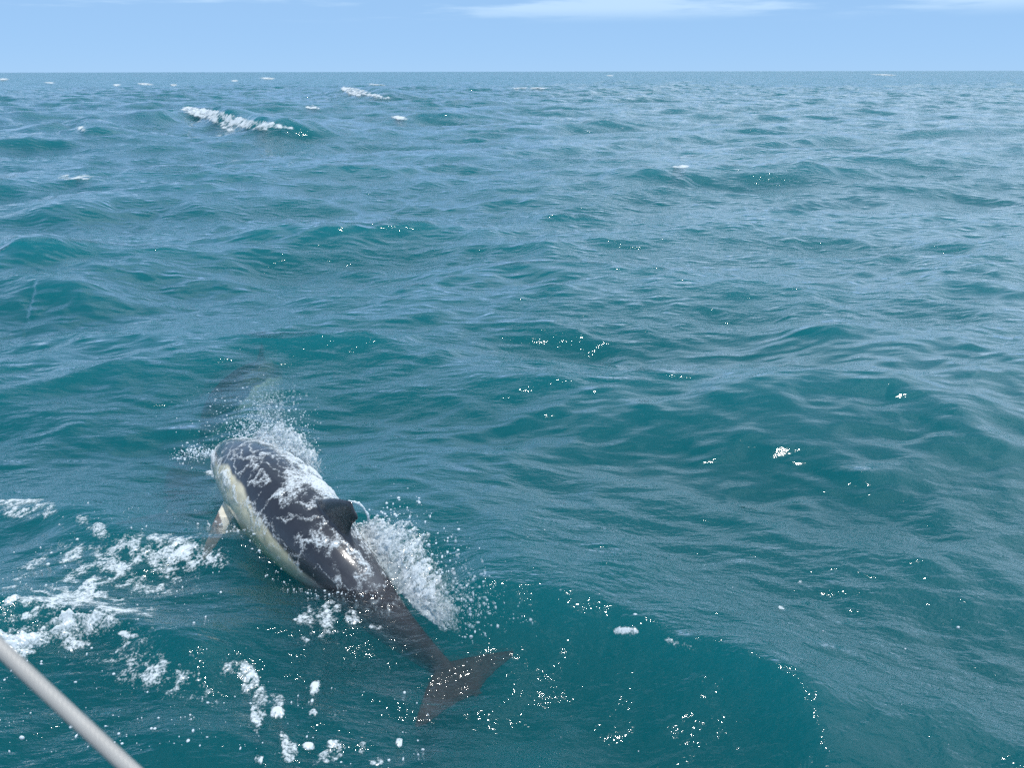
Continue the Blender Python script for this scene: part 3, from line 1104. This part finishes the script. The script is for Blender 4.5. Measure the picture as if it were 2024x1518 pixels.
def body_pt(s, deg, out=0.0):
    """points on the main dolphin's skin"""
    s = np.atleast_1d(np.asarray(s, float))
    deg = np.broadcast_to(np.radians(deg), s.shape)
    w = np.interp(s, PROF[:, 0], PROF[:, 1])
    t = np.interp(s, PROF[:, 0], PROF[:, 2])
    b = np.interp(s, PROF[:, 0], PROF[:, 3])
    z = np.where(np.sin(deg) > 0, t, b) * np.sin(deg)
    return bend(np.stack([s * DL, w * np.cos(deg), z], -1) * np.array([1, 1 + out, 1 + out]), _S, _R)


HEAD = body_pt([0.0], 90)[0]
_t = body_pt([0.9], 90)[0]
FWD = (HEAD - _t) * np.array([1, 1, 0])
FWD /= np.linalg.norm(FWD)
RGT = np.array([FWD[1], -FWD[0], 0])
UPV = np.array([0, 0, 1.0])

sheet = Acc()


def splash_sheet(s0, s1, deg0, width, rise, seed, thr, back=0.05):
    """thrown sheet of water leaving the right flank, torn at its rim"""
    ns, nh = int((s1 - s0) * DL / 0.006), 46
    S = np.linspace(s0, s1, ns)
    base = body_pt(S, deg0)
    base[:, 2] = np.maximum(base[:, 2], 0.0)
    H = np.linspace(0, 1, nh)
    SS, HH = np.meshgrid(S, H, indexing='ij')
    prof = np.interp(S, np.linspace(s0, s1, 7), [0.25, 0.85, 1.0, 0.9, 0.75, 0.6, 0.2])
    n = fbm(SS * 34, HH * 3, seed, 50 + seed, 4, 0.6)
    n2 = fbm(SS * 85, HH * 5, seed, 55 + seed, 4, 0.6)
    reach = prof[:, None] * (1 + 0.5 * fbm(SS * 28, 0 * HH, seed, 58, 3))
    p = (base[:, None, :] + RGT * (width * HH * reach + 0.02 * n)[..., None]
         + UPV * (rise * np.sin(HH * 2.0) * reach + 0.03 * n * HH + 0.012 * n2)[..., None]
         - FWD * (back * HH ** 1.5 + 0.015 * n2)[..., None])
    val = thr - 0.55 * HH ** 1.6 + 0.40 * n + 0.42 * n2
    val *= smooth(s0, s0 + 0.03, SS) * smooth(s1, s1 - 0.05, SS)
    sheet.grid(p, np.clip(val - 0.12, -0.3, 0.8), val > -0.1)


for sd, (w_, r_, th) in enumerate([(0.16, 0.10, 0.62), (0.12, 0.15, 0.50), (0.20, 0.05, 0.46)]):
    splash_sheet(0.565, 0.90, 150, w_, r_ * 0.85, sd, th)
for sd, (w_, r_, th) in enumerate([(0.10, 0.10, 0.55), (0.07, 0.14, 0.42), (0.14, 0.05, 0.38)]):
    splash_sheet(0.10, 0.36, 150, w_, r_, 10 + sd, th, 0.03)
tag(sheet.build('splash_sheet', FROTH), 'torn white sheet of water thrown off the far side of the surfacing dolphin', 'splash', 'stuff')

dp, dr = [], []


def burst(n, s_rng, deg, out, up, fwd, spread, rmin, rmax, p=2.0):
    S = RNG.uniform(*s_rng, n)
    b = body_pt(S, deg)
    b[:, 2] = np.maximum(b[:, 2], 0.0)
    k = RNG.random(n) ** p
    pos = b + RGT * (out * k * (0.4 + 0.6 * RNG.random(n)))[:, None] + UPV * (up * k * RNG.random(n))[:, None] \
        + FWD * (fwd * k)[:, None] + RNG.normal(size=(n, 3)) * spread * (0.3 + k)[:, None]
    r = rmin + (rmax - rmin) * RNG.random(n) ** 3
    dp.append(pos)
    dr.append(r)


burst(1100, (0.56, 0.90), 150, 0.30, 0.20, -0.10, 0.018, 0.0014, 0.0065, 1.4)
burst(700, (0.57, 0.92), 152, 0.26, 0.16, -0.08, 0.02, 0.0007, 0.0016, 1.2)
burst(500, (0.06, 0.34), 145, 0.20, 0.20, 0.06, 0.02, 0.0007, 0.0016, 1.2)
burst(360, (0.64, 0.94), 165, 0.34, 0.12, -0.16, 0.03, 0.0016, 0.0075, 0.9)
burst(1000, (0.08, 0.30), 145, 0.20, 0.22, 0.10, 0.02, 0.0014, 0.0055, 1.4)
burst(420, (0.0, 0.2), 120, 0.14, 0.20, 0.25, 0.06, 0.0012, 0.0045, 1.0)
burst(520, (0.0, 0.12), 20, -0.20, 0.06, 0.06, 0.02, 0.0014, 0.006, 1.5)
burst(350, (0.1, 0.5), 100, 0.05, 0.10, 0.0, 0.03, 0.0010, 0.004, 1.0)
# fine mist of drops thrown ahead over the diving dolphin
n = 420
uu = RNG.normal(505, 65, n)
vv = 905 - np.abs(RNG.normal(0, 75, n))
dp.append(np.array([P(a, b, abs(RNG.normal(0.06, 0.07))) for a, b in zip(uu, vv)]))
dr.append(0.0010 + 0.0032 * RNG.random(n) ** 3)
v_, f_ = drops(np.concatenate(dp), np.concatenate(dr))
o = mesh_obj('spray_drops', v_, f_, SPRAY)
_n = 1100
_k = RNG.random(_n)
_b = np.array([P(a, b, z) for a, b, z in zip(RNG.normal(528, 26, _n) - 30 * (_k - 0.5), 770 + 95 * _k + RNG.normal(0, 10, _n),
                                             -0.03 - 0.22 * RNG.random(_n))])
_v, _f = drops(_b, 0.0022 + 0.006 * RNG.random(_n) ** 2)
tag(mesh_obj('bubble_trail', _v, _f, SPRAY), 'pale cloud of bubbles under water beside the dark blurred dolphin', 'bubbles', 'stuff')
tag(o, 'burst of flying water drops around the surfacing dolphin', 'spray', 'stuff')


# threads of water pulled off the fin
def PY(u, v, Y):
    q = P(u, v, 0.0) - np.array([0, 0, CAM_H])
    return np.array([0, 0, CAM_H]) + q * (Y / q[1])


def thread(acc, pts, r0, bead=0.5, seed=0):
    pts = np.array(pts)
    t = np.linspace(0, len(pts) - 1, len(pts) * 12)
    c = catmull(np.concatenate([np.arange(len(pts))[:, None], pts], 1), t)
    c = c + 0.004 * np.stack([pnoise(t * 2.1, k * 3.3, seed + 0.5, 15) for k in range(3)], -1)
    d = np.gradient(c, axis=0)
    d /= np.linalg.norm(d, axis=1)[:, None] + 1e-9
    a = np.cross(d, [0.3, 0.5, 0.81])
    a /= np.linalg.norm(a, axis=1)[:, None] + 1e-9
    b = np.cross(d, a)
    r = r0 * (1 + bead * 1.6 * np.clip(pnoise(t * 3.7, seed * 1.7, 0.3, 16), -0.4, 1)) * smooth(-0.2, 0.5, t) * smooth(len(pts) - 0.8, len(pts) - 1.6, t)
    k = 6
    an = np.arange(k) * 2 * math.pi / k
    v = c[:, None] + r[:, None, None] * (a[:, None] * np.cos(an)[None, :, None] + b[:, None] * np.sin(an)[None, :, None])
    m = len(t)
    i = np.arange(m - 1)[:, None] * k
    j = np.arange(k)[None]
    q = np.stack([i + j, i + (j + 1) % k, i + k + (j + 1) % k, i + k + j], -1).reshape(-1, 4)
    acc.add(v.reshape(-1, 3), q, 1.0)


th = Acc()
FY = body_pt([0.52], 90)[0][1]
Z4 = lambda L, dy=0.0: [PY(600 + x / 5.06, 940 + y / 5.06, FY + dy) for x, y in L]
thread(th, Z4([(340, 560), (345, 480), (348, 390), (390, 292), (450, 264), (520, 270), (590, 312), (636, 385), (655, 470), (640, 560), (630, 620)], 0.03), 0.0051, 0.7, 1)
thread(th, Z4([(205, 600), (205, 480), (215, 350), (260, 280), (330, 275), (380, 305), (430, 345), (495, 392)], 0.0), 0.0042, 0.5, 2)
thread(th, Z4([(655, 470), (680, 520), (688, 600), (680, 680)], 0.03), 0.0030, 0.5, 3)
thread(th, Z4([(530, 520), (540, 485), (575, 485), (600, 530), (620, 500), (645, 490)], 0.03), 0.0039, 0.7, 4)
thread(th, Z4([(690, 780), (705, 735), (745, 718), (790, 735)], 0.0), 0.0054, 0.8, 5)
thread(th, Z4([(740, 870), (750, 800), (765, 780), (795, 795)], 0.0), 0.0048, 0.8, 6)
thread(th, Z4([(790, 900), (805, 850), (840, 828), (872, 838), (878, 860)], -0.04), 0.0051, 0.8, 7)
thread(th, Z4([(860, 960), (900, 905), (950, 872)], -0.06), 0.0042, 0.9, 8)
thread(th, Z4([(900, 1040), (960, 990), (1000, 968)], -0.08), 0.0048, 0.9, 9)
thread(th, Z4([(195, 195), (260, 195), (310, 215), (322, 245), (250, 240)], 0.06), 0.0027, 0.4, 10)
thread(th, Z4([(330, 760), (315, 740), (350, 670)], -0.05), 0.0039, 0.4, 11)
thread(th, Z4([(330, 780), (400, 860), (460, 940)], -0.05), 0.0030, 0.4, 12)
o = mesh_obj('water_threads', np.concatenate(th.v), np.concatenate(th.f), SPRAY)
tag(o, 'looping beaded threads of water beside the dorsal fin', 'spray', 'stuff')

# loose white flecks and bubbles on the near water
fp = []
for (u0, u1, v0, v1, n) in [(0, 460, 1060, 1518, 260), (420, 900, 1330, 1518, 90), (900, 2024, 1080, 1518, 30), (100, 480, 980, 1180, 120)]:
    for _ in range(n):
        fp.append(P(random.uniform(u0, u1), random.uniform(v0, v1), 0.03)[:2])
_wl = sea_pos(MAIN_W[:, 0], MAIN_W[:, 1])[:, 2]
_ix = np.nonzero((np.abs(MAIN_W[:, 2] - _wl) < 0.012) & (D_CO[:, 0] < 0.85 * DL))[0]
_ix = RNG.choice(_ix, 420)
fp = np.concatenate([np.array(fp), MAIN_W[_ix, :2] + RNG.normal(size=(420, 2)) * 0.016])
pos = sea_pos(fp[:, 0], fp[:, 1])
pos[:, 2] += 0.001
rad = 0.0012 + 0.0048 * RNG.random(len(pos)) ** 4
v_, f_ = drops(pos, rad)
o = mesh_obj('foam_flecks', v_, f_, SPRAY)
tag(o, 'loose white flecks and bubbles dotted over the near water', 'foam', 'stuff')


# ------------------------------------------------------------------ lifeline of the boat
def lifeline():
    m, n, l = new_mat('lifeline_sleeve')
    out = nd(n, 'ShaderNodeOutputMaterial')
    bs = nd(n, 'ShaderNodeBsdfPrincipled')
    tcn = nd(n, 'ShaderNodeTexCoord')
    no = nd(n, 'ShaderNodeTexNoise', i_Scale=60.0, i_Detail=4.0)
    l.new(tcn.outputs['Object'], no.inputs['Vector'])
    mx = nd(n, 'ShaderNodeMix', data_type='RGBA')
    mx.inputs['A'].default_value = (0.30, 0.285, 0.265, 1)
    mx.inputs['B'].default_value = (0.38, 0.365, 0.345, 1)
    l.new(no.outputs['Fac'], mx.inputs['Factor'])
    l.new(mx.outputs['Result'], bs.inputs['Base Color'])
    bs.inputs['Roughness'].default_value = 0.42
    l.new(bs.outputs[0], out.inputs['Surface'])
    def ray(u, v, d):
        q = P(u, v, 0.0) - np.array([0, 0, CAM_H])
        # d = distance along the optical axis
        f = q[1] * math.cos(PITCH) - q[2] * math.sin(PITCH)
        return np.array([0, 0, CAM_H]) + q * (d / f)
    A, B = ray(-330, 965, 0.36), ray(620, 1850, 0.33)
    L = np.linalg.norm(B - A)
    D = (B - A) / L
    a = np.cross(D, [0, 0, 1.0])
    a /= np.linalg.norm(a)
    b = np.cross(D, a)
    k, ns, R = 96, int(L / 0.0006), 0.0032
    t = np.linspace(0, L, ns)
    an = np.arange(k) * 2 * math.pi / k
    T, AN = np.meshgrid(t, an, indexing='ij')
    r = R * (1 + 0.045 * np.cos(14 * (AN - T / 0.0065)))
    sag = -0.004 * (1 - (2 * T / L - 1) ** 2)
    v = A + D * T[..., None] + (a * (r * np.cos(AN))[..., None]) + (b * (r * np.sin(AN))[..., None])
    v[..., 2] += sag
    i = np.arange(ns - 1)[:, None] * k
    j = np.arange(k)[None]
    q = np.stack([i + j, i + (j + 1) % k, i + k + (j + 1) % k, i + k + j], -1).reshape(-1, 4)
    o = mesh_obj('lifeline', v.reshape(-1, 3), q, m)
    tag(o, 'pale grey twisted lifeline of the boat slanting across the lower left corner', 'lifeline')


lifeline()
